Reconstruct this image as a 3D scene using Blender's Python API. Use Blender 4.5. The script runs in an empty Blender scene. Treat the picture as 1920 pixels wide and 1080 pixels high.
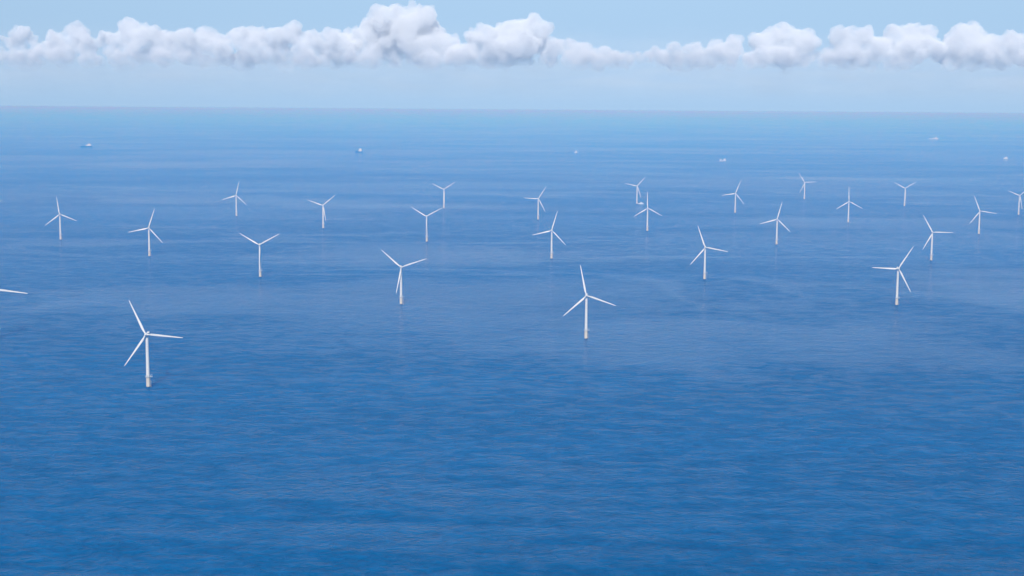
import bpy, bmesh, math, random
import numpy as np
from mathutils import Vector, Matrix, noise
R = math.radians
scene = bpy.context.scene
C = scene.collection

# ------------------------------------------------------------------ camera
H, PITCH, ROLL, F = 375.4, 0.12716, -0.00714, 2615.8
cam = bpy.data.cameras.new('camera')
cam.sensor_width = 36.0
cam.lens = 36.0 * F / 1920.0
cam.clip_start = 1.0
cam.clip_end = 900000.0
camo = bpy.data.objects.new('camera', cam)
C.objects.link(camo)
camo.location = (0, 0, H)
fw = Vector((0, math.cos(PITCH), -math.sin(PITCH)))
up0 = Vector((0, math.sin(PITCH), math.cos(PITCH)))
rt0 = Vector((1, 0, 0))
rt = rt0 * math.cos(ROLL) - up0 * math.sin(ROLL)
up = up0 * math.cos(ROLL) + rt0 * math.sin(ROLL)
camo.matrix_world = Matrix(((rt.x, up.x, -fw.x, 0), (rt.y, up.y, -fw.y, 0), (rt.z, up.z, -fw.z, H), (0, 0, 0, 1)))
scene.camera = camo

# ------------------------------------------------------------------ world and sun
SUN_EL, SUN_AZ = R(40), R(185)          # azimuth clockwise from +y: behind the camera, to its left
world = bpy.data.worlds.new('World')
scene.world = world
world.use_nodes = True
nt = world.node_tree
nt.nodes.clear()
wo = nt.nodes.new('ShaderNodeOutputWorld')
bg = nt.nodes.new('ShaderNodeBackground')
sky = nt.nodes.new('ShaderNodeTexSky')
sky.sky_type = 'NISHITA'
sky.sun_disc = False
sky.sun_elevation = SUN_EL
sky.sun_rotation = SUN_AZ
sky.altitude = 400
sky.air_density = 1.0
sky.dust_density = 0.3
sky.ozone_density = 2.0
bg.inputs['Strength'].default_value = 0.097
tc = nt.nodes.new('ShaderNodeTexCoord')
sep = nt.nodes.new('ShaderNodeSeparateXYZ')
cmb = nt.nodes.new('ShaderNodeCombineXYZ')
# the lowest ten degrees of the sky are an even pale blue, as over clean sea air
ad = nt.nodes.new('ShaderNodeMath'); ad.operation = 'MULTIPLY_ADD'; ad.inputs[1].default_value = -0.12; ad.inputs[2].default_value = 0.131
mx = nt.nodes.new('ShaderNodeMath'); mx.operation = 'MAXIMUM'
L = nt.links.new
L(tc.outputs['Generated'], sep.inputs[0])
L(sep.outputs['X'], cmb.inputs['X']); L(sep.outputs['Y'], cmb.inputs['Y'])
zc = nt.nodes.new('ShaderNodeMath'); zc.operation = 'MAXIMUM'; zc.inputs[1].default_value = 0.0
L(sep.outputs['Z'], zc.inputs[0]); L(zc.outputs[0], ad.inputs[0]); L(ad.outputs[0], mx.inputs[0]); L(sep.outputs['Z'], mx.inputs[1]); L(mx.outputs[0], cmb.inputs['Z'])
L(cmb.outputs[0], sky.inputs['Vector'])
tint = nt.nodes.new('ShaderNodeMix'); tint.data_type = 'RGBA'; tint.blend_type = 'MULTIPLY'; tint.inputs[0].default_value = 1.0
tint.inputs[7].default_value = (0.97, 0.99, 1.07, 1)
L(sky.outputs[0], tint.inputs[6]); L(tint.outputs[2], bg.inputs['Color']); L(bg.outputs[0], wo.inputs['Surface'])

sl = bpy.data.lights.new('sun', 'SUN')
sl.energy = 3.7
sl.angle = R(0.53)
sl.color = (1.0, 0.97, 0.93)
so = bpy.data.objects.new('sun', sl)
C.objects.link(so)
sd = Vector((math.sin(SUN_AZ) * math.cos(SUN_EL), math.cos(SUN_AZ) * math.cos(SUN_EL), math.sin(SUN_EL)))
so.rotation_euler = sd.to_track_quat('Z', 'Y').to_euler()
so.location = (0, 0, 1500)

scene.view_settings.view_transform = 'Standard'
scene.view_settings.look = 'None'
scene.view_settings.gamma = 1.0
scene.view_settings.exposure = 0.0
scene.render.engine = 'CYCLES'
scene.cycles.max_bounces = 14
scene.cycles.volume_bounces = 12
scene.cycles.volume_step_rate = 0.25
scene.cycles.volume_max_steps = 256
scene.cycles.sample_clamp_indirect = 3.0

# ------------------------------------------------------------------ helpers
def tag(o, label=None, cat=None, group=None, kind=None):
    if label: o['label'] = label
    if cat: o['category'] = cat
    if group: o['group'] = group
    if kind: o['kind'] = kind
    return o

def link_mesh(name, bm, mat, parent=None, smooth=True):
    bmesh.ops.recalc_face_normals(bm, faces=bm.faces[:])
    me = bpy.data.meshes.new(name)
    bm.to_mesh(me); bm.free()
    if smooth:
        for p in me.polygons: p.use_smooth = True
        me.set_sharp_from_angle(angle=R(38))
    me.materials.append(mat)
    o = bpy.data.objects.new(name, me)
    C.objects.link(o)
    if parent is not None: o.parent = parent
    return o

def empty(name, loc, rz=0.0):
    o = bpy.data.objects.new(name, None)
    o.empty_display_size = 5
    o.location = loc
    o.rotation_euler = (0, 0, rz)
    C.objects.link(o)
    return o

def lathe(bm, prof, n=32, origin=(0, 0, 0), axis='Z', cap=True):
    """prof: list of (radius, height)"""
    rings = []
    o = Vector(origin)
    for r, h in prof:
        ring = []
        for i in range(n):
            a = 2 * math.pi * i / n
            if axis == 'Z': v = Vector((r * math.cos(a), r * math.sin(a), h))
            elif axis == 'Y': v = Vector((r * math.cos(a), h, r * math.sin(a)))
            else: v = Vector((h, r * math.cos(a), r * math.sin(a)))
            ring.append(bm.verts.new(o + v))
        rings.append(ring)
    for a, b in zip(rings, rings[1:]):
        for i in range(n):
            bm.faces.new((a[i], a[(i + 1) % n], b[(i + 1) % n], b[i]))
    if cap:
        bm.faces.new(rings[0]); bm.faces.new(rings[-1])

def box(bm, x0, x1, y0, y1, z0, z1, bevel=0.0):
    vs = [bm.verts.new((x, y, z)) for x in (x0, x1) for y in (y0, y1) for z in (z0, z1)]
    f = [(0, 1, 3, 2), (4, 6, 7, 5), (0, 4, 5, 1), (2, 3, 7, 6), (0, 2, 6, 4), (1, 5, 7, 3)]
    fs = [bm.faces.new([vs[i] for i in q]) for q in f]
    if bevel:
        es = list({e for q in fs for e in q.edges})
        bmesh.ops.bevel(bm, geom=es, offset=bevel, segments=2, affect='EDGES')

def tube(bm, a, b, r, n=8):
    a, b = Vector(a), Vector(b)
    d = (b - a).normalized()
    u = d.orthogonal().normalized(); w = d.cross(u)
    ra = [bm.verts.new(a + r * (math.cos(2 * math.pi * i / n) * u + math.sin(2 * math.pi * i / n) * w)) for i in range(n)]
    rb = [bm.verts.new(b + r * (math.cos(2 * math.pi * i / n) * u + math.sin(2 * math.pi * i / n) * w)) for i in range(n)]
    for i in range(n): bm.faces.new((ra[i], ra[(i + 1) % n], rb[(i + 1) % n], rb[i]))
    bm.faces.new(ra); bm.faces.new(rb)

# ------------------------------------------------------------------ materials
def paint(name, col, rough=0.45, dirt=None, dirt_scale=0.4, dirt_amt=0.35, spec=0.4, stretch=(1, 1, 0.15), wet=None):
    m = bpy.data.materials.new(name); m.use_nodes = True
    n = m.node_tree; b = n.nodes['Principled BSDF']
    b.inputs['Roughness'].default_value = rough
    b.inputs['Specular IOR Level'].default_value = spec
    t = n.nodes.new('ShaderNodeTexCoord')
    mp = n.nodes.new('ShaderNodeMapping'); mp.inputs['Scale'].default_value = stretch
    no = n.nodes.new('ShaderNodeTexNoise'); no.inputs['Scale'].default_value = dirt_scale; no.inputs['Detail'].default_value = 5
    cr = n.nodes.new('ShaderNodeValToRGB'); cr.color_ramp.elements[0].position = 0.42; cr.color_ramp.elements[1].position = 0.72
    ml = n.nodes.new('ShaderNodeMath'); ml.operation = 'MULTIPLY'; ml.inputs[1].default_value = dirt_amt
    mi = n.nodes.new('ShaderNodeMix'); mi.data_type = 'RGBA'
    n.links.new(t.outputs['Object'], mp.inputs[0]); n.links.new(mp.outputs[0], no.inputs['Vector'])
    n.links.new(no.outputs[0], cr.inputs[0]); n.links.new(cr.outputs[0], ml.inputs[0]); n.links.new(ml.outputs[0], mi.inputs[0])
    mi.inputs[6].default_value = (*col, 1)
    mi.inputs[7].default_value = (*(dirt or tuple(c * 0.75 for c in col)), 1)
    out = mi.outputs[2]
    if wet is not None:       # dark algae growth in the tidal zone of a foundation
        s = n.nodes.new('ShaderNodeSeparateXYZ'); n.links.new(t.outputs['Object'], s.inputs[0])
        mr = n.nodes.new('ShaderNodeMapRange')
        mr.inputs[1].default_value = wet[0]; mr.inputs[2].default_value = wet[1]
        mr.inputs[3].default_value = 1.0; mr.inputs[4].default_value = 0.0
        n.links.new(s.outputs['Z'], mr.inputs[0])
        m2 = n.nodes.new('ShaderNodeMix'); m2.data_type = 'RGBA'
        n.links.new(mr.outputs[0], m2.inputs[0]); n.links.new(out, m2.inputs[6])
        m2.inputs[7].default_value = (0.035, 0.045, 0.03, 1)
        out = m2.outputs[2]
    n.links.new(out, b.inputs['Base Color'])
    return m

M_WHITE = paint('tower_paint', (0.77, 0.79, 0.77), 0.35)
M_BLADE = paint('blade_gelcoat', (0.78, 0.80, 0.79), 0.3, dirt_amt=0.2)
M_NAC = paint('nacelle_paint', (0.76, 0.79, 0.80), 0.4, stretch=(1, 1, 1))
M_PILE = paint('foundation_paint', (0.84, 0.77, 0.61), 0.5, dirt=(0.5, 0.45, 0.33), dirt_amt=0.5, wet=(0.5, 1.3))
M_GREY = paint('galvanised_steel', (0.42, 0.44, 0.44), 0.5, stretch=(1, 1, 1))
M_DARK = paint('dark_steel', (0.10, 0.11, 0.12), 0.5, stretch=(1, 1, 1))
M_SHIPW = paint('ship_white_paint', (0.70, 0.80, 0.86), 0.4, stretch=(1, 1, 1))
M_NAVY = paint('ship_navy_hull', (0.02, 0.06, 0.13), 0.4, stretch=(1, 1, 1))
M_REDH = paint('ship_red_hull', (0.16, 0.05, 0.05), 0.4, stretch=(1, 1, 1))
M_DECK = paint('ship_deck', (0.25, 0.33, 0.30), 0.6, stretch=(1, 1, 1))
M_WIN = paint('ship_windows', (0.02, 0.03, 0.04), 0.1, stretch=(1, 1, 1))
M_ORANGE = paint('lifeboat_orange', (0.65, 0.14, 0.03), 0.4, stretch=(1, 1, 1))

# ------------------------------------------------------------------ sea
SEA_R = 400000.0
PATCHES = [(-80, 2750, 620, 520, 12), (350, 2250, 700, 260, -6), (-650, 2700, 260, 330, 20), (-250, 3600, 500, 420, 5), (1150, 3000, 420, 420, -8),
           (-2100, 9300, 900, 1300, -35), (1300, 4700, 700, 420, 0), (-900, 5600, 1500, 380, -14), (1500, 7500, 1500, 700, 8)]
def sea_material():
    m = bpy.data.materials.new('sea_water'); m.use_nodes = True
    n = m.node_tree; b = n.nodes['Principled BSDF']; K = n.links.new
    t = n.nodes.new('ShaderNodeTexCoord')
    def mapping(scale, rot=0.0, loc=(0, 0, 0)):
        mp = n.nodes.new('ShaderNodeMapping')
        mp.inputs['Scale'].default_value = scale
        mp.inputs['Rotation'].default_value = (0, 0, rot)
        mp.inputs['Location'].default_value = loc
        K(t.outputs['Object'], mp.inputs[0]); return mp.outputs[0]
    def noi(vec, scale, detail=2.0, rough=0.5, dist=0.0):
        x = n.nodes.new('ShaderNodeTexNoise')
        x.inputs['Scale'].default_value = scale; x.inputs['Detail'].default_value = detail
        x.inputs['Roughness'].default_value = rough; x.inputs['Distortion'].default_value = dist
        K(vec, x.inputs['Vector']); return x.outputs[0]
    def math_(op, a, bb):
        x = n.nodes.new('ShaderNodeMath'); x.operation = op
        for i, v in enumerate((a, bb)):
            if isinstance(v, (int, float)): x.inputs[i].default_value = v
            else: K(v, x.inputs[i])
        return x.outputs[0]
    def rng(v, a0, a1, b0, b1):
        x = n.nodes.new('ShaderNodeMapRange'); x.interpolation_type = 'SMOOTHSTEP'
        for i, q in enumerate((a0, a1, b0, b1)): x.inputs[i + 1].default_value = q
        K(v, x.inputs[0]); return x.outputs[0]
    # waves, heights in metres
    swell = noi(mapping((0.55, 1, 1), R(-14)), 1 / 27.0, 2.0, 0.5, 0.4)
    wind = noi(mapping((0.75, 1, 1), R(9)), 1 / 9.0, 3.0, 0.55, 0.5)
    chop = noi(mapping((0.7, 1, 1), R(-25)), 1 / 3.4, 3.0, 0.6, 0.3)
    # gust patches and calm slicks, streaked across the view
    slick = noi(mapping((0.28, 1, 1), R(6), (310, 90, 0)), 1 / 520.0, 5.0, 0.62, 0.8)
    slick = rng(slick, 0.36, 0.66, 0.0, 1.0)
    gust = noi(mapping((0.5, 1, 1), R(-12), (-900, 400, 0)), 1 / 1500.0, 4.0, 0.6, 0.6)
    gust = rng(gust, 0.35, 0.65, 0.0, 1.0)
    calm = math_('MULTIPLY', math_('ADD', slick, gust), 0.5)
    h = math_('ADD', math_('ADD', math_('MULTIPLY', swell, SWELL), math_('MULTIPLY', wind, WIND)), math_('MULTIPLY', chop, CHOP))
    bp = n.nodes.new('ShaderNodeBump')
    bp.inputs['Distance'].default_value = 1.0
    K(rng(calm, 0.1, 0.9, 1.0, 0.7), bp.inputs['Strength'])
    K(h, bp.inputs['Height']); K(bp.outputs[0], b.inputs['Normal'])
    K(rng(calm, 0.1, 0.9, 0.12, 0.07), b.inputs['Roughness'])
    # broad wind patches where the sea is smoother and mirrors more sky: (x, y, half width, half depth, turn)
    warp = n.nodes.new('ShaderNodeTexNoise'); warp.inputs['Scale'].default_value = 1 / 420.0; warp.inputs['Detail'].default_value = 5; warp.inputs['Roughness'].default_value = 0.6
    K(t.outputs['Object'], warp.inputs['Vector'])
    wv = n.nodes.new('ShaderNodeVectorMath'); wv.operation = 'MULTIPLY_ADD'; K(warp.outputs['Color'], wv.inputs[0])
    wv.inputs[1].default_value = (1500, 900, 0); K(t.outputs['Object'], wv.inputs[2])
    patch = None
    for (px, py, hx, hy, a) in PATCHES:
        mp = n.nodes.new('ShaderNodeMapping'); mp.vector_type = 'TEXTURE'
        mp.inputs['Location'].default_value = (px + 750, py + 450, 0); mp.inputs['Rotation'].default_value = (0, 0, R(a)); mp.inputs['Scale'].default_value = (hx, hy, 1e9)
        K(wv.outputs[0], mp.inputs[0])
        ln = n.nodes.new('ShaderNodeVectorMath'); ln.operation = 'LENGTH'; K(mp.outputs[0], ln.inputs[0])
        p = rng(ln.outputs['Value'], 0.25, 1.0, 1.0, 0.0)
        patch = p if patch is None else math_('MAXIMUM', patch, p)
    fine = noi(mapping((0.5, 1, 1), R(3)), 1 / 22.0, 4.0, 0.65, 0.6)
    # thin curving slick lines
    ln_ = noi(mapping((0.4, 1, 1), R(22), (700, 1200, 0)), 1 / 900.0, 3.0, 0.55, 1.2)
    line = rng(math_('ABSOLUTE', math_('SUBTRACT', ln_, 0.5), 0.0), 0.0, 0.028, 1.0, 0.0)
    line = math_('MULTIPLY', line, rng(noi(mapping((0.6, 1, 1), R(-30)), 1 / 1100.0, 3.0, 0.5, 0.3), 0.42, 0.62, 0.0, 1.0))
    shine0 = math_('ADD', math_("MULTIPLY", patch, 0.62), math_('ADD', math_('MULTIPLY', calm, 0.24), math_('MULTIPLY', rng(fine, 0.35, 0.65, -0.5, 0.5), 0.42)))
    shine = math_('ADD', shine0, math_('MULTIPLY', line, 0.6))
    x = n.nodes.new('ShaderNodeMapRange'); K(shine, x.inputs[0])
    for i, q in enumerate((0.0, 1.0, 1.035, 1.24)): x.inputs[i + 1].default_value = q
    K(x.outputs[0], b.inputs['IOR'])
    b.inputs['Specular IOR Level'].default_value = 0.5
    mc = n.nodes.new('ShaderNodeMix'); mc.data_type = 'RGBA'
    turb = noi(mapping((0.35, 1, 1), R(-8), (40, -700, 0)), 1 / 900.0, 4.0, 0.6, 0.7)      # clearer and more turbid water
    K(rng(turb, 0.35, 0.65, 0.0, 1.0), mc.inputs[0])
    mc.inputs[6].default_value = (*[c * 0.88 for c in SEA_COL], 1); mc.inputs[7].default_value = (*[c * 1.12 for c in SEA_COL], 1)
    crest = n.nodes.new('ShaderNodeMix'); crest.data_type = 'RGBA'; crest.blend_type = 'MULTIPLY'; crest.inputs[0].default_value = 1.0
    cr = n.nodes.new('ShaderNodeMapRange'); K(math_('ADD', math_('MULTIPLY', wind, 0.6), math_('MULTIPLY', swell, 0.4)), cr.inputs[0])     # light through thin crests put into the base colour: crests lighter, troughs darker
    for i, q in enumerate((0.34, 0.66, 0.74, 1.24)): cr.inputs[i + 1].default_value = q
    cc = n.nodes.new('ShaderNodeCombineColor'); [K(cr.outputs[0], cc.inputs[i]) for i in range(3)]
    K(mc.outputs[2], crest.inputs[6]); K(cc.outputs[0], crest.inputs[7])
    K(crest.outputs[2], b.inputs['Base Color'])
    return m
SWELL, WIND, CHOP = 2.9, 4.0, 1.8
SEA_COL = (0.0001, 0.106, 0.278)
bm = bmesh.new()
ctr = bm.verts.new((0, 0, 0)); prev = None
NS = 256
for k, r in enumerate((300, 1200, 4000, 12000, 40000, 130000, SEA_R)):
    ring = [bm.verts.new((r * math.cos(2 * math.pi * i / NS), r * math.sin(2 * math.pi * i / NS), 0)) for i in range(NS)]
    for i in range(NS):
        j = (i + 1) % NS
        if prev is None: bm.faces.new((ctr, ring[i], ring[j]))
        else: bm.faces.new((prev[i], ring[i], ring[j], prev[j]))
    prev = ring
sea = link_mesh('sea', bm, sea_material(), smooth=False)
tag(sea, 'open blue sea with small wind waves and pale calm streaks', 'sea', kind='structure')

# ------------------------------------------------------------------ haze
HAZE_D = 1.3e-4
bm = bmesh.new()
box(bm, -402000, 402000, -402000, 402000, -13.0, 376.6)
hm = bpy.data.materials.new('haze_air'); hm.use_nodes = True
n = hm.node_tree; n.nodes.clear()
ho = n.nodes.new('ShaderNodeOutputMaterial'); pv = n.nodes.new('ShaderNodeVolumePrincipled')
pv.inputs['Color'].default_value = (0.036, 0.28, 0.86, 1)
pv.inputs['Absorption Color'].default_value = (0.94, 0.71, 0.0, 1)
pv.inputs['Density'].default_value = HAZE_D
pv.inputs['Anisotropy'].default_value = -0.3
n.links.new(pv.outputs[0], ho.inputs['Volume'])
tag(link_mesh('haze', bm, hm, smooth=False), 'thin pale blue sea haze fading the far water', 'haze', kind='stuff')

# ------------------------------------------------------------------ clouds
def cloud_material(density):
    m = bpy.data.materials.new('cloud_vapour'); m.use_nodes = True
    n = m.node_tree; n.nodes.clear(); K = n.links.new
    o = n.nodes.new('ShaderNodeOutputMaterial'); v = n.nodes.new('ShaderNodeVolumePrincipled')
    v.inputs['Color'].default_value = (1, 1, 1, 1)
    v.inputs['Anisotropy'].default_value = -0.3
    t = n.nodes.new('ShaderNodeTexCoord')
    no = n.nodes.new('ShaderNodeTexNoise'); no.inputs['Scale'].default_value = 1 / 330.0; no.inputs['Detail'].default_value = 5; no.inputs['Roughness'].default_value = 0.6
    K(t.outputs['Object'], no.inputs['Vector'])
    s = n.nodes.new('ShaderNodeSeparateXYZ'); K(t.outputs['Object'], s.inputs[0])
    g = n.nodes.new('ShaderNodeMapRange'); K(s.outputs['Z'], g.inputs[0])     # vapour is thinner towards the cloud base
    g.interpolation_type = 'SMOOTHSTEP'
    for i, q in enumerate((CLOUD_Z0, CLOUD_Z0 + 1250.0, 0.0, 1.0)): g.inputs[i + 1].default_value = q
    # ragged foot: near the base only the densest curls remain
    w = n.nodes.new('ShaderNodeMath'); w.operation = 'MULTIPLY_ADD'; w.inputs[1].default_value = 0.17
    K(g.outputs[0], w.inputs[0]); K(no.outputs[0], w.inputs[2])
    r = n.nodes.new('ShaderNodeMapRange'); K(w.outputs[0], r.inputs[0])
    for i, q in enumerate((0.43, 0.62, 0.0, 1.0)): r.inputs[i + 1].default_value = q
    a = n.nodes.new('ShaderNodeMath'); a.operation = 'MULTIPLY'; K(r.outputs[0], a.inputs[0])
    g2 = n.nodes.new('ShaderNodeMath'); g2.operation = 'POWER'; g2.inputs[1].default_value = 0.6; K(g.outputs[0], g2.inputs[0]); K(g2.outputs[0], a.inputs[1])
    b = n.nodes.new('ShaderNodeMath'); b.operation = 'MULTIPLY'; K(a.outputs[0], b.inputs[0]); b.inputs[1].default_value = density
    K(b.outputs[0], v.inputs['Density'])
    K(v.outputs[0], o.inputs['Volume'])
    return m
CLOUD_Z0 = 1420.0
M_CLOUD = cloud_material(0.0040)
CLOUD_Y = 45000.0
def sky_point(px, py, Y=CLOUD_Y):
    d = fw + rt * ((px - 960) / F) - up * ((py - 540) / F)
    t = Y / d.y
    return Vector((d.x * t, Y, H + d.z * t))
MPP = CLOUD_Y / F
def cloud(puffs, label, seed):
    """puffs: (px, py, radius px[, depth shift in px]); one lumpy closed body"""
    rnd = random.Random(seed)
    bm = bmesh.new()
    pts = []
    for p in puffs:
        px, py, r = p[:3]
        dz = p[3] if len(p) > 3 else rnd.uniform(-0.6, 0.6) * r
        c = sky_point(px, py); c.y += dz * MPP; rr = r * MPP
        pts.append((c, rr))
        for k in range(7):       # smaller billows riding on each puff
            a = rnd.uniform(0, 2 * math.pi); e = rnd.uniform(-0.25, 1.0)
            d = Vector((math.cos(a) * math.cos(e), math.sin(a) * math.cos(e), math.sin(e)))
            s = rr * rnd.uniform(0.28, 0.5)
            pts.append((c + d * rr * 0.8, s))
    for c, rr in pts:
        bmesh.ops.create_icosphere(bm, subdivisions=3, radius=rr, matrix=Matrix.Translation(c))
    x0, x1 = min(p[0] for p in puffs), max(p[0] for p in puffs)       # the flat misty foot
    k = x0
    while k <= x1:
        c = sky_point(k + rnd.uniform(-5, 5), rnd.uniform(102, 116)); fr = rnd.uniform(0.6, 1.1); c.y += rnd.uniform(-30, 30) * MPP
        bmesh.ops.create_icosphere(bm, subdivisions=3, radius=1.0, matrix=Matrix.Translation(c) @ Matrix.Diagonal((28 * MPP * fr, 36 * MPP * fr, 20 * MPP * fr, 1)))
        k += rnd.uniform(22, 46)
    me = bpy.data.meshes.new('cloud'); bm.to_mesh(me); bm.free()
    o = bpy.data.objects.new('cloud', me); C.objects.link(o)
    md = o.modifiers.new('r', 'REMESH'); md.mode = 'VOXEL'; md.voxel_size = 48.0
    dg = bpy.context.evaluated_depsgraph_get()
    me2 = bpy.data.meshes.new_from_object(o.evaluated_get(dg))
    o.modifiers.clear(); o.data = me2; bpy.data.meshes.remove(me)
    me2.name = 'cloud'
    nv = len(me2.vertices)
    co = np.empty(nv * 3); me2.vertices.foreach_get('co', co); co = co.reshape(-1, 3)
    no = np.empty(nv * 3); me2.vertices.foreach_get('normal', no); no = no.reshape(-1, 3)
    d = np.empty(nv)
    for i in range(nv):
        v = Vector(co[i])
        d[i] = (noise.fractal(v / 420.0, 0.65, 2.1, 6) * 175.0)
    co += no * d[:, None]
    base = sky_point(960, 150).z
    me2.vertices.foreach_set('co', co.ravel()); me2.update()
    # one more voxel pass leaves a clean closed skin without folds
    md = o.modifiers.new('r', 'REMESH'); md.mode = 'VOXEL'; md.voxel_size = 40.0
    dg = bpy.context.evaluated_depsgraph_get(); dg.update()
    me3 = bpy.data.meshes.new_from_object(o.evaluated_get(dg))
    o.modifiers.clear(); o.data = me3; bpy.data.meshes.remove(me2); me2 = me3; me2.name = 'cloud'
    me2.materials.clear(); me2.materials.append(M_CLOUD)
    tag(o, label, 'cloud', 'cumulus clouds in a row over the horizon', 'stuff')
    return o

CLOUDS = True
if CLOUDS:
    # a broad, very thin milky veil the cumulus row stands in
    bm = bmesh.new()
    xw = 26000.0
    y0, y1, zv0, zv1 = 36000.0, 52000.0, 420.0, 3300.0
    NX = 60
    secs = []
    for i in range(NX + 1):
        x = -xw + 2 * xw * i / NX
        w = 1 + 0.08 * math.sin(i * 0.9) + 0.05 * math.sin(i * 2.3 + 1)
        secs.append([bm.verts.new(v) for v in ((x, y0, zv0), (x, y1, zv0 * 1.05), (x, y1 * (0.96 + 0.04 * w), zv1 * w), (x, y0, zv1 * w * 0.85))])
    for a, b in zip(secs, secs[1:]):
        for k in range(4): bm.faces.new((a[k], a[(k + 1) % 4], b[(k + 1) % 4], b[k]))
    bm.faces.new(secs[0]); bm.faces.new(secs[-1])
    vm = bpy.data.materials.new('veil_vapour'); vm.use_nodes = True
    n = vm.node_tree; n.nodes.clear(); K = n.links.new
    o_ = n.nodes.new('ShaderNodeOutputMaterial'); v_ = n.nodes.new('ShaderNodeVolumePrincipled')
    v_.inputs['Color'].default_value = (0.68, 0.86, 1.0, 1)
    v_.inputs['Anisotropy'].default_value = -0.3
    v_.inputs['Absorption Color'].default_value = (1.0, 1.0, 1.0, 1)
    t_ = n.nodes.new('ShaderNodeTexCoord'); mp = n.nodes.new('ShaderNodeMapping'); mp.inputs['Scale'].default_value = (0.22, 0.1, 1.0)
    no = n.nodes.new('ShaderNodeTexNoise'); no.inputs['Scale'].default_value = 1 / 420.0; no.inputs['Detail'].default_value = 4; no.inputs['Distortion'].default_value = 0.5
    K(t_.outputs['Object'], mp.inputs[0]); K(mp.outputs[0], no.inputs['Vector'])
    r = n.nodes.new('ShaderNodeMapRange'); K(no.outputs[0], r.inputs[0])
    for i, q in enumerate((0.35, 0.7, 0.3, 1.6)): r.inputs[i + 1].default_value = q
    s_ = n.nodes.new('ShaderNodeSeparateXYZ'); K(t_.outputs['Object'], s_.inputs[0])
    g1 = n.nodes.new('ShaderNodeMapRange'); g1.interpolation_type = 'SMOOTHSTEP'; K(s_.outputs['Z'], g1.inputs[0])
    for i, q in enumerate((450.0, 1500.0, 0.0, 1.0)): g1.inputs[i + 1].default_value = q
    g2 = n.nodes.new('ShaderNodeMapRange'); g2.interpolation_type = 'SMOOTHSTEP'; K(s_.outputs['Z'], g2.inputs[0])
    for i, q in enumerate((1700.0, 3000.0, 1.0, 0.0)): g2.inputs[i + 1].default_value = q
    m1 = n.nodes.new('ShaderNodeMath'); m1.operation = 'MULTIPLY'; K(g1.outputs[0], m1.inputs[0]); K(g2.outputs[0], m1.inputs[1])
    m2 = n.nodes.new('ShaderNodeMath'); m2.operation = 'MULTIPLY'; K(m1.outputs[0], m2.inputs[0]); K(r.outputs[0], m2.inputs[1])
    m3 = n.nodes.new('ShaderNodeMath'); m3.operation = 'MULTIPLY'; K(m2.outputs[0], m3.inputs[0]); m3.inputs[1].default_value = 4.6e-5
    K(m3.outputs[0], v_.inputs['Density']); K(v_.outputs[0], o_.inputs['Volume'])
    tag(link_mesh('cloud_veil', bm, vm, smooth=False), 'thin milky veil of cloud around the feet of the cumulus row', 'cloud', kind='stuff')
    cloud([(38, 66, 17), (26, 78, 13), (52, 66, 13), (62, 74, 11), (40, 82, 12), (20, 88, 10), (3, 72, 7), (70, 96, 10)], 'small round cumulus puff at the far left of the cloud row', 1)
    cloud([(85, 90, 16), (108, 80, 20), (145, 68, 22), (160, 85, 20), (122, 100, 18), (190, 76, 16), (90, 112, 13), (130, 112, 12)],
          'low lumpy cumulus with a trailing wisp beside the small left puff', 2)
    cloud([(215, 75, 17), (245, 62, 25), (278, 68, 22), (300, 85, 24), (340, 78, 24), (380, 74, 22), (405, 84, 22), (310, 108, 16), (355, 100, 24), (420, 98, 22), (250, 92, 18)],
          'broad cumulus with one high dome on its left end', 3)
    cloud([(450, 72, 20), (480, 70, 20), (515, 68, 20), (550, 66, 20), (585, 76, 20), (620, 72, 20), (470, 95, 24), (520, 98, 26), (570, 100, 24), (615, 98, 24), (650, 88, 24), (540, 120, 16), (600, 115, 16)],
          'long flat-topped cumulus joining the left dome and the tall tower', 4)
    cloud([(668, 74, 22), (700, 62, 26), (720, 38, 26), (745, 30, 22), (762, 55, 36), (790, 34, 26), (800, 24, 18), (806, 60, 26), (730, 78, 38), (780, 85, 34), (822, 85, 26), (845, 88, 20), (775, 108, 18), (700, 100, 26), (860, 125, 12)],
          'tallest cumulus of the row, a white tower with two peaks', 5)
    cloud([(868, 108, 14), (890, 72, 18), (915, 66, 22), (945, 62, 22), (975, 56, 22), (1000, 50, 20), (1018, 55, 16), (930, 88, 30), (975, 84, 30), (1010, 80, 24), (890, 100, 22), (950, 105, 20)],
          'wedge-shaped cumulus rising to the right beside the tall tower', 6)
    cloud([(1040, 92, 20), (1075, 92, 20), (1095, 98, 18), (1030, 108, 18), (1130, 104, 18), (1155, 110, 15), (1080, 112, 15), (1190, 112, 14), (1215, 108, 12)],
          'low thin cumulus tapering off to the right of the wedge', 7)
    cloud([(1230, 98, 13), (1262, 94, 14), (1300, 94, 16), (1340, 90, 16), (1375, 86, 18), (1270, 112, 16), (1320, 112, 20), (1365, 110, 22)],
          'thin low cumulus sloping up to the round dome', 8)
    cloud([(1430, 82, 24), (1460, 72, 24), (1485, 68, 22), (1508, 82, 26), (1420, 104, 20), (1465, 104, 28), (1505, 108, 22), (1480, 122, 14)],
          'single rounded cumulus dome right of centre', 9)
    cloud([(1552, 100, 13), (1570, 74, 18), (1592, 70, 20), (1622, 74, 22), (1595, 98, 26), (1640, 92, 26), (1590, 120, 16), (1632, 118, 18)],
          'cumulus with a knobbly top between the dome and the flat block', 10)
    cloud([(1680, 68, 20), (1708, 66, 20), (1738, 68, 20), (1700, 92, 28), (1745, 92, 24), (1690, 116, 16)],
          'blocky cumulus with a flat top and a dark gap at its foot', 11)
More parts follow.
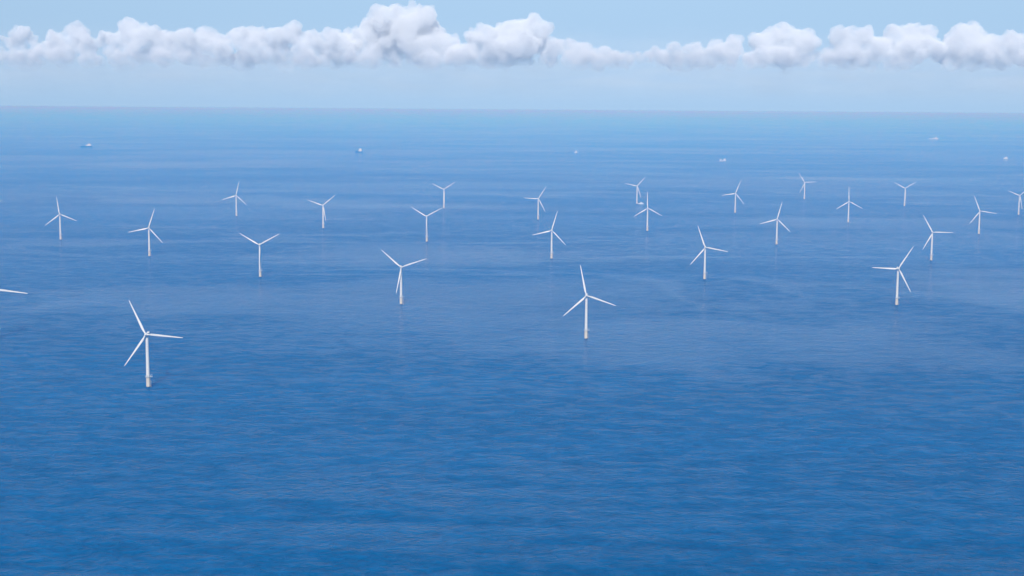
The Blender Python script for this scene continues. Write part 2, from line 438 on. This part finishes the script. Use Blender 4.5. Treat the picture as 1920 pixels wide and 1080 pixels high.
    cloud([(1800, 66, 22), (1828, 64, 20), (1790, 92, 24), (1830, 92, 28), (1860, 82, 22), (1890, 82, 20), (1920, 80, 18), (1950, 84, 24), (1820, 120, 18), (1870, 108, 20), (1780, 120, 14), (1920, 108, 20)],
          'rightmost cumulus of the row, running out of the picture', 12)

# ------------------------------------------------------------------ wind turbine prototype (built at the origin, water at z = 0)
HUB_Z, TILT, BL = 74.9, R(5), 53.5
def blade_mesh():
    """Root at the origin, tip along +z, rotor plane xz, wind side -y."""
    bm = bmesh.new()
    st = [(0.8, 2.1, 1.0, 40), (2.5, 2.1, 1.0, 36), (5, 2.7, 0.72, 28), (8, 3.7, 0.42, 20), (12, 4.0, 0.30, 15), (18, 3.6, 0.25, 11), (25, 3.0, 0.22, 8),
          (32, 2.5, 0.20, 5.5), (39, 2.05, 0.18, 3.5), (45, 1.65, 0.17, 2), (49.5, 1.25, 0.16, 1), (52, 0.85, 0.15, 0.5), (53.2, 0.4, 0.15, 0), (53.5, 0.12, 0.2, 0)]
    rings = []
    for z, ch, th, tw in st:
        ch = ch * (1.0 if th > 0.9 else 0.8)
        ring = []
        NP = 20
        for i in range(NP):
            a = 2 * math.pi * i / NP
            x = math.cos(a)
            sh = 1.0 if th > 0.9 else (0.62 + 0.38 * x)
            px = (x * 0.5 - (0.0 if th > 0.9 else 0.14)) * ch
            py = math.sin(a) * 0.5 * ch * th * sh
            t = R(tw)
            X = px * math.cos(t) - py * math.sin(t)
            Y = px * math.sin(t) + py * math.cos(t) - 1.6 * (z / 53.5) ** 2
            ring.append(bm.verts.new((X, Y, z)))
        rings.append(ring)
    for a, b in zip(rings, rings[1:]):
        for i in range(20): bm.faces.new((a[i], a[(i + 1) % 20], b[(i + 1) % 20], b[i]))
    bm.faces.new(rings[0]); bm.faces.new(rings[-1])
    return bm

def make_turbine():
    root = empty('wind_turbine', (0, 0, 0))
    parts = {}
    bm = bmesh.new()
    lathe(bm, [(2.35, -0.5), (2.35, 1.4), (2.62, 1.45), (2.62, 14.2), (2.8, 14.25), (2.8, 14.6)], 40)
    tp = link_mesh('foundation', bm, M_PILE, root)
    bm = bmesh.new()       # ladder and fender tubes boats push up against
    for sx in (-0.9, 0.9):
        tube(bm, (2.2 + 1.9, sx, -0.4), (2.2 + 1.9, sx, 8.5), 0.22)
        tube(bm, (2.2 + 1.9, sx, 8.5), (2.3, sx, 9.6), 0.2)
        tube(bm, (2.2 + 1.9, sx, 2.6), (2.3, sx, 2.6), 0.18)
        tube(bm, (3.3, sx * 0.33, 0), (3.3, sx * 0.33, 14.2), 0.07)
    for k in range(30): tube(bm, (3.3, -0.3, 0.3 + k * 0.47), (3.3, 0.3, 0.3 + k * 0.47), 0.035, 5)
    tube(bm, (-0.6, -2.85, -0.4), (-0.6, -2.85, 13.9), 0.16)
    link_mesh('boat_landing', bm, M_GREY, tp)
    # work platform with an overhanging lay-down area
    bm = bmesh.new()
    lathe(bm, [(2.55, 14.62), (4.0, 14.62), (4.0, 14.95), (2.55, 14.95)], 40, cap=False)
    box(bm, 3.5, 6.3, -1.6, 1.6, 14.63, 14.94)
    for a in range(8):
        c, s = math.cos(a * math.pi / 4), math.sin(a * math.pi / 4)
        tube(bm, (2.6 * c, 2.6 * s, 12.6), (3.8 * c, 3.8 * s, 14.55), 0.14, 6)
    pf = link_mesh('platform', bm, M_GREY, root)
    bm = bmesh.new()
    pts = []
    for k in range(37):
        a = R(-155) + 0
        ang = R(24 + k * (312 / 36))
        pts.append(Vector((3.9 * math.cos(ang), 3.9 * math.sin(ang), 14.95)))
    pts += [Vector((6.2, -1.55, 14.95)), Vector((6.2, 0, 14.95)), Vector((6.2, 1.55, 14.95)), pts[0]]
    for i, (a, b) in enumerate(zip(pts, pts[1:])):
        for hz in (0.55, 1.1): tube(bm, a + Vector((0, 0, hz)), b + Vector((0, 0, hz)), 0.045, 5)
        if i % 2 == 0 or i > 34: tube(bm, a, a + Vector((0, 0, 1.12)), 0.05, 5)
    link_mesh('railing', bm, M_SHIPW, pf)
    bm = bmesh.new()
    tube(bm, (3.2, 2.1, 14.95), (3.2, 2.1, 17.6), 0.16); tube(bm, (3.2, 2.1, 17.5), (5.8, 0.7, 18.2), 0.12)
    tube(bm, (5.8, 0.7, 18.2), (5.8, 0.7, 16.6), 0.03, 5)
    link_mesh('davit_crane', bm, M_SHIPW, pf)
    # tower
    bm = bmesh.new()
    prof = [(2.5, 14.6)]
    for k in range(1, 13):
        f = k / 12
        prof.append((2.5 - 0.6 * f, 14.6 + (72.6 - 14.6) * f))
    for zf in (14.8, 33.5, 52.8):     # section flanges
        pass
    lathe(bm, prof, 40)
    for zf in (34.0, 54.0):
        r = 2.5 - 0.6 * (zf - 14.6) / 58.0 + 0.05
        lathe(bm, [(r - 0.1, zf - 0.12), (r, zf - 0.1), (r, zf + 0.1), (r - 0.1, zf + 0.12)], 40, cap=False)
    tw = link_mesh('tower', bm, M_WHITE, root)
    bm = bmesh.new(); box(bm, -0.45, 0.45, -2.52, -2.3, 15.1, 17.2, 0.05)
    link_mesh('door', bm, M_GREY, tw)
    # nacelle, its long axis along y (rotor to -y), tilted a little
    T = Matrix.Translation((0, 0, HUB_Z)) @ Matrix.Rotation(-TILT, 4, 'X')
    bm = bmesh.new()
    sec = [(-3.4, 1.55, 1.5, -0.05), (-2.6, 1.95, 1.9, 0.0), (0, 2.05, 2.1, 0.1), (4, 2.05, 2.15, 0.15), (7.5, 1.9, 1.9, 0.2), (8.8, 1.5, 1.4, 0.3)]
    rings = []
    for y, hw, hh, cz in sec:
        ring = []
        for i in range(24):
            a = 2 * math.pi * i / 24
            c, s = math.cos(a), math.sin(a)
            ring.append(bm.verts.new((hw * math.copysign(abs(c) ** 0.45, c), y, cz + hh * math.copysign(abs(s) ** 0.45, s))))
        rings.append(ring)
    for a, b in zip(rings, rings[1:]):
        for i in range(24): bm.faces.new((a[i], a[(i + 1) % 24], b[(i + 1) % 24], b[i]))
    bm.faces.new(rings[0]); bm.faces.new(rings[-1])
    lathe(bm, [(1.75, -2.4), (1.75, -1.2)], 32)
    bm.transform(T)
    nc = link_mesh('nacelle', bm, M_NAC, root)
    bm = bmesh.new(); box(bm, -1.5, 1.5, 5.6, 8.0, 2.0, 3.3, 0.15); bm.transform(T)
    link_mesh('cooler', bm, M_WHITE, nc)
    bm = bmesh.new()
    tube(bm, (0.7, 8.1, 2.0), (0.7, 8.1, 4.6), 0.05, 6); tube(bm, (-0.7, 8.1, 2.0), (-0.7, 8.1, 4.6), 0.05, 6); tube(bm, (-1.0, 8.1, 4.3), (1.0, 8.1, 4.3), 0.04, 6)
    bm.transform(T)
    link_mesh('wind_vane', bm, M_GREY, nc)
    # hub
    bm = bmesh.new()
    lathe(bm, [(1.5, -3.5), (1.75, -4.0), (1.85, -5.0), (1.7, -6.1), (1.25, -6.9), (0.6, -7.35), (0.08, -7.5)], 32, axis='Y')
    bm.transform(T)
    link_mesh('rotor_hub', bm, M_WHITE, root)
    bl = link_mesh('blade', blade_mesh(), M_BLADE, root)
    b2 = bl.copy(); C.objects.link(b2); b3 = bl.copy(); C.objects.link(b3)
    return root

def set_blades(root, phase):
    T = Matrix.Translation((0, 0, HUB_Z)) @ Matrix.Rotation(-TILT, 4, 'X') @ Matrix.Translation((0, -5.0, 0))
    k = 0
    for ch in root.children:
        if ch.name.split('.')[0] == 'blade':
            ch.matrix_local = T @ Matrix.Rotation(R(phase + 120 * k), 4, 'Y')
            k += 1

def copy_tree(o, parent=None):
    c = o.copy(); C.objects.link(c)
    if parent is not None: c.parent = parent
    for ch in list(o.children): copy_tree(ch, c)
    return c

TURB = [
 (-490.6, 1852.6, -3, 94.0, 'nearest and largest white turbine, alone at lower left with a level right blade'),
 (122.9, 2280.3, -3.8, 108.0, 'second nearest turbine, alone right of centre, one blade nearly straight up'),
 (-563.5, 3098.2, 5, 61.0, 'mid-distance Y-shaped turbine above and right of the nearest one'),
 (-214.5, 2674.9, 10, 72.0, 'large Y-shaped turbine left of centre whose hanging blade shows left of its tower'),
 (754.8, 2712.0, -3.8, 32.0, 'large turbine at right, left blade level and one blade up to the right'),
 (432.4, 3113.6, -5.8, 100.0, 'mid-distance turbine above and right of the second nearest, top blade leaning left'),
 (-1282.7, 3945.9, 9, 112.0, 'turbine near the left edge with one blade almost straight up'),
 (-919.6, 3517.7, 8, 18.0, 'turbine straight above the nearest one, top blade leaning right'),
 (-963.0, 4858.0, 10, 13.0, 'small far turbine, leftmost of the back row, top blade leaning right'),
 (-596.6, 4386.3, 6, 50.0, 'small Y-shaped turbine whose hanging blade shows right of its tower'),
 (-262.0, 5313.3, 2.2, 57.0, 'small far Y-shaped turbine directly above the right blade of a nearer one'),
 (-244.3, 3963.6, -2, 61.0, 'Y-shaped turbine whose right blade tip meets the foot of a farther turbine'),
 (88.0, 4797.0, 8, 33.0, 'small far turbine near the middle with its left blade level'),
 (99.8, 3529.0, -1.8, 16.0, 'middle turbine above the second nearest, top blade leaning right'),
 (503.4, 5652.8, 0.2, 42.0, 'far turbine with a small white boat moored at its foot'),
 (423.5, 4371.3, -3.8, 118.0, 'turbine just in front of the one with a boat, one blade straight up'),
 (828.8, 5192.2, -7.8, 21.0, 'far turbine right of centre with a level left blade and top blade leaning right'),
 (751.5, 3953.7, -7.8, 14.0, 'turbine between the back row and the large right one, top blade leaning slightly right'),
 (1260.6, 6032.8, -5.8, 86.0, 'farthest and highest turbine of the back row with its right blade level'),
 (1149.8, 4770.1, -5.8, 118.0, 'far turbine at right with one blade straight up and two sloping down'),
 (1579.7, 5623.1, -5.8, 58.0, 'small far Y-shaped turbine on the right side of the back row'),
 (1071.8, 3550.7, -1.8, 90.0, 'turbine behind the large right one with its right blade level'),
 (1455.1, 4341.0, -7.8, 98.0, 'turbine near the right edge, top blade leaning left'),
 (1882.5, 5186, 5, 51.0, 'Y-shaped turbine partly cut by the right edge of the picture'),
 (-1623, 4301, 2, 75, 'turbine beyond the left edge, only one upper blade tip in view'),
 (-838.3, 2240, -1, 96, 'near turbine beyond the left edge, only its long level blade in view'),
]
proto = make_turbine()
for i, (x, y, yaw, ph, lab) in enumerate(TURB):
    o = proto if i == 0 else copy_tree(proto)
    o.location = (x, y, 0); o.rotation_euler = (0, 0, R(yaw))
    if 'long level blade' in lab: o.scale = (1.08, 1.08, 1.08)
    elif i < 2: o.scale = (0.965, 0.965, 0.965)
    set_blades(o, ph)
    tag(o, lab, 'wind turbine', 'white three-bladed wind turbines standing in the sea')

# ------------------------------------------------------------------ ships
def hull(bm, L_, B_, D_, bow=0.22, sheer=0.0, draft=0.6, flare=0.15):
    """bow towards -x; waterline z = 0, deck at D_ (rising by sheer to the bow)"""
    N = 22
    secs = []
    for i in range(N + 1):
        t = i / N
        x = -L_ / 2 + L_ * t
        w = B_ / 2 * (min(1.0, t / bow) ** 0.55 if t < bow else 1.0)
        if t > 0.93: w *= 1 - 0.12 * (t - 0.93) / 0.07
        w = max(w, 0.12)
        dk = D_ + sheer * max(0.0, 1 - t / 0.28) ** 1.5
        xo = -flare * D_ * max(0, 1 - t / bow)
        wl = w * (0.82 if t < bow else 0.97)
        secs.append([bm.verts.new(v) for v in ((x, -wl * 0.8, -draft), (x, -wl, 0), (x + xo, -w, dk), (x + xo, w, dk), (x, wl, 0), (x, wl * 0.8, -draft))])
    for a, b in zip(secs, secs[1:]):
        for k in range(6): bm.faces.new((a[k], a[(k + 1) % 6], b[(k + 1) % 6], b[k]))
    bm.faces.new(secs[0]); bm.faces.new(secs[-1])

def ship(name, x, y, rz, L_, B_, D_, hullm, decks, label, cat='ship', mast=8.0, funnel=None, cranes=(), sheer=2.0, boats=True, cont=None, group=None):
    """decks: list of (x0, x1, half width, z0, z1) with x along the ship from the bow (-)"""
    root = empty(name, (x, y, 0), rz)
    bm = bmesh.new(); hull(bm, L_, B_, D_, sheer=sheer)
    link_mesh('hull', bm, hullm, root)
    bm = bmesh.new()
    low = max(decks, key=lambda d: d[4])
    main = [d for d in decks if d[0] <= low[1] and d[1] >= low[0]]
    for x0, x1, hw, z0, z1 in main: box(bm, x0, x1, -hw, hw, z0 + 0.01, z1, 0.12)
    ss = link_mesh('superstructure', bm, M_SHIPW, root)
    for d in decks:
        if d not in main:
            b2 = bmesh.new(); box(b2, d[0], d[1], -d[2], d[2], d[3] + 0.01, d[4], 0.12)
            link_mesh('deckhouse', b2, M_SHIPW, root)
    bm = bmesh.new()
    for x0, x1, hw, z0, z1 in main:
        zc = z0 + (z1 - z0) * 0.6; hh = min(0.5, (z1 - z0) * 0.18)
        box(bm, x0 - 0.03, x0 + 0.2, -hw * 0.85, hw * 0.85, zc - hh, zc + hh)
        k = x0 + 0.8
        while k < x1 - 1.2:
            box(bm, k, k + 0.9, -hw - 0.03, hw + 0.03, zc - hh, zc + hh); k += 1.9
    link_mesh('windows', bm, M_WIN, ss)
    top = max(d[4] for d in decks); dm = max(decks, key=lambda d: d[4]); mxp = (dm[0] + dm[1]) / 2
    bm = bmesh.new()
    tube(bm, (mxp, 0, top - 0.2), (mxp, 0, top + mast), 0.28, 6)
    tube(bm, (mxp, -mast * 0.25, top + mast * 0.6), (mxp, mast * 0.25, top + mast * 0.6), 0.15, 6)
    lathe(bm, [(0.1, top + mast * 0.35), (0.9, top + mast * 0.42), (0.9, top + mast * 0.55), (0.1, top + mast * 0.62)], 12, origin=(mxp, 0, 0))
    link_mesh('mast', bm, M_SHIPW, root)
    if funnel:
        fx, fz0, fz1 = funnel
        bm = bmesh.new(); box(bm, fx - 1.6, fx + 1.6, -1.3, 1.3, fz0, fz1, 0.3)
        link_mesh('funnel', bm, hullm, root)
    for cx, cz, ch, reach in cranes:
        bm = bmesh.new(); tube(bm, (cx, 0, cz), (cx, 0, cz + ch), 0.7); tube(bm, (cx, 0, cz + ch), (cx + reach, 0, cz + ch * 1.15), 0.35)
        link_mesh('deck_crane', bm, M_SHIPW, root)
    tag(root, label, cat, group)
    return root

G_SHIPS = 'vessels on the water beyond the turbines'
S = R(0)
# offshore supply ship, bow to the left, white accommodation aft
ship('supply_ship', -4029, 13235, R(4), 108, 21, 7.5, M_NAVY, [(-4, 48, 10, 7.5, 13), (2, 46, 9.5, 13, 19), (12, 42, 9, 19, 24.5), (20, 36, 8, 24.5, 30), (-50, -38, 6, 9.5, 13)],
     'long dark-hulled ship with white upper decks, farthest left on the water', cat='ship', mast=11, funnel=(40, 24.5, 33), sheer=3, group=G_SHIPS)
ship('survey_ship', -1341, 12200, R(-8), 66, 16, 5.5, M_NAVY, [(-2, 27, 7.8, 5.5, 13), (2, 25, 7.4, 13, 22), (5, 23, 7, 22, 31)],
     'small ship with a tall white block at its right end, left of centre', cat='ship', mast=12, funnel=(21, 31, 35), group=G_SHIPS)
ship('guard_vessel', 555, 12338, R(50), 48, 14, 5.5, M_SHIPW, [(-10, 15, 6.6, 5.5, 11.5), (-6, 12, 6, 11.5, 17), (-4, 7, 5.4, 17, 23)],
     'white compact vessel seen end-on near the middle of the picture', cat='boat', mast=12, group=G_SHIPS)
ship('work_boat', 1607, 10728, R(6), 52, 13, 4.0, M_SHIPW, [(-21, -11, 5.4, 4, 10), (8, 22, 6, 4, 10.5), (10, 18, 5.4, 10.5, 15)],
     'low pale boat with a separate cabin at each end, right of centre', cat='boat', mast=7, sheer=1.0, group=G_SHIPS)
ship('cargo_ship', 6050, 20199, R(-2), 140, 22, 7.5, M_SHIPW, [(18, 50, 10, 7.5, 15), (24, 46, 9.5, 15, 23), (28, 42, 9, 23, 30), (-14, -3, 5, 7.5, 17)],
     'faint far pale ship highest on the water at right', cat='ship', mast=12, group=G_SHIPS)
ship('patrol_boat', 4071, 11580, R(12), 44, 12, 5.0, M_SHIPW, [(-8, 16, 5.6, 5, 11), (-1, 12, 5, 11, 17)],
     'small bright white boat close to the right edge of the picture', cat='boat', mast=11, group=G_SHIPS)
ship('fishing_boat', 5640, 50000, R(20), 95, 22, 10, M_SHIPW, [(-18, 32, 10, 10, 24), (-8, 22, 9, 24, 38)],
     'tiny pale speck of a boat just under the horizon right of centre', cat='boat', mast=16, group=G_SHIPS)
ship('crew_boat', 519, 5648, R(-3), 23, 7, 2.4, M_SHIPW, [(-5, 8, 3.0, 2.4, 5.2), (-2, 4, 2.6, 5.2, 7.2)],
     'little white crew boat moored beside the foot of a far turbine', cat='boat', mast=3, sheer=0.8, group=G_SHIPS)
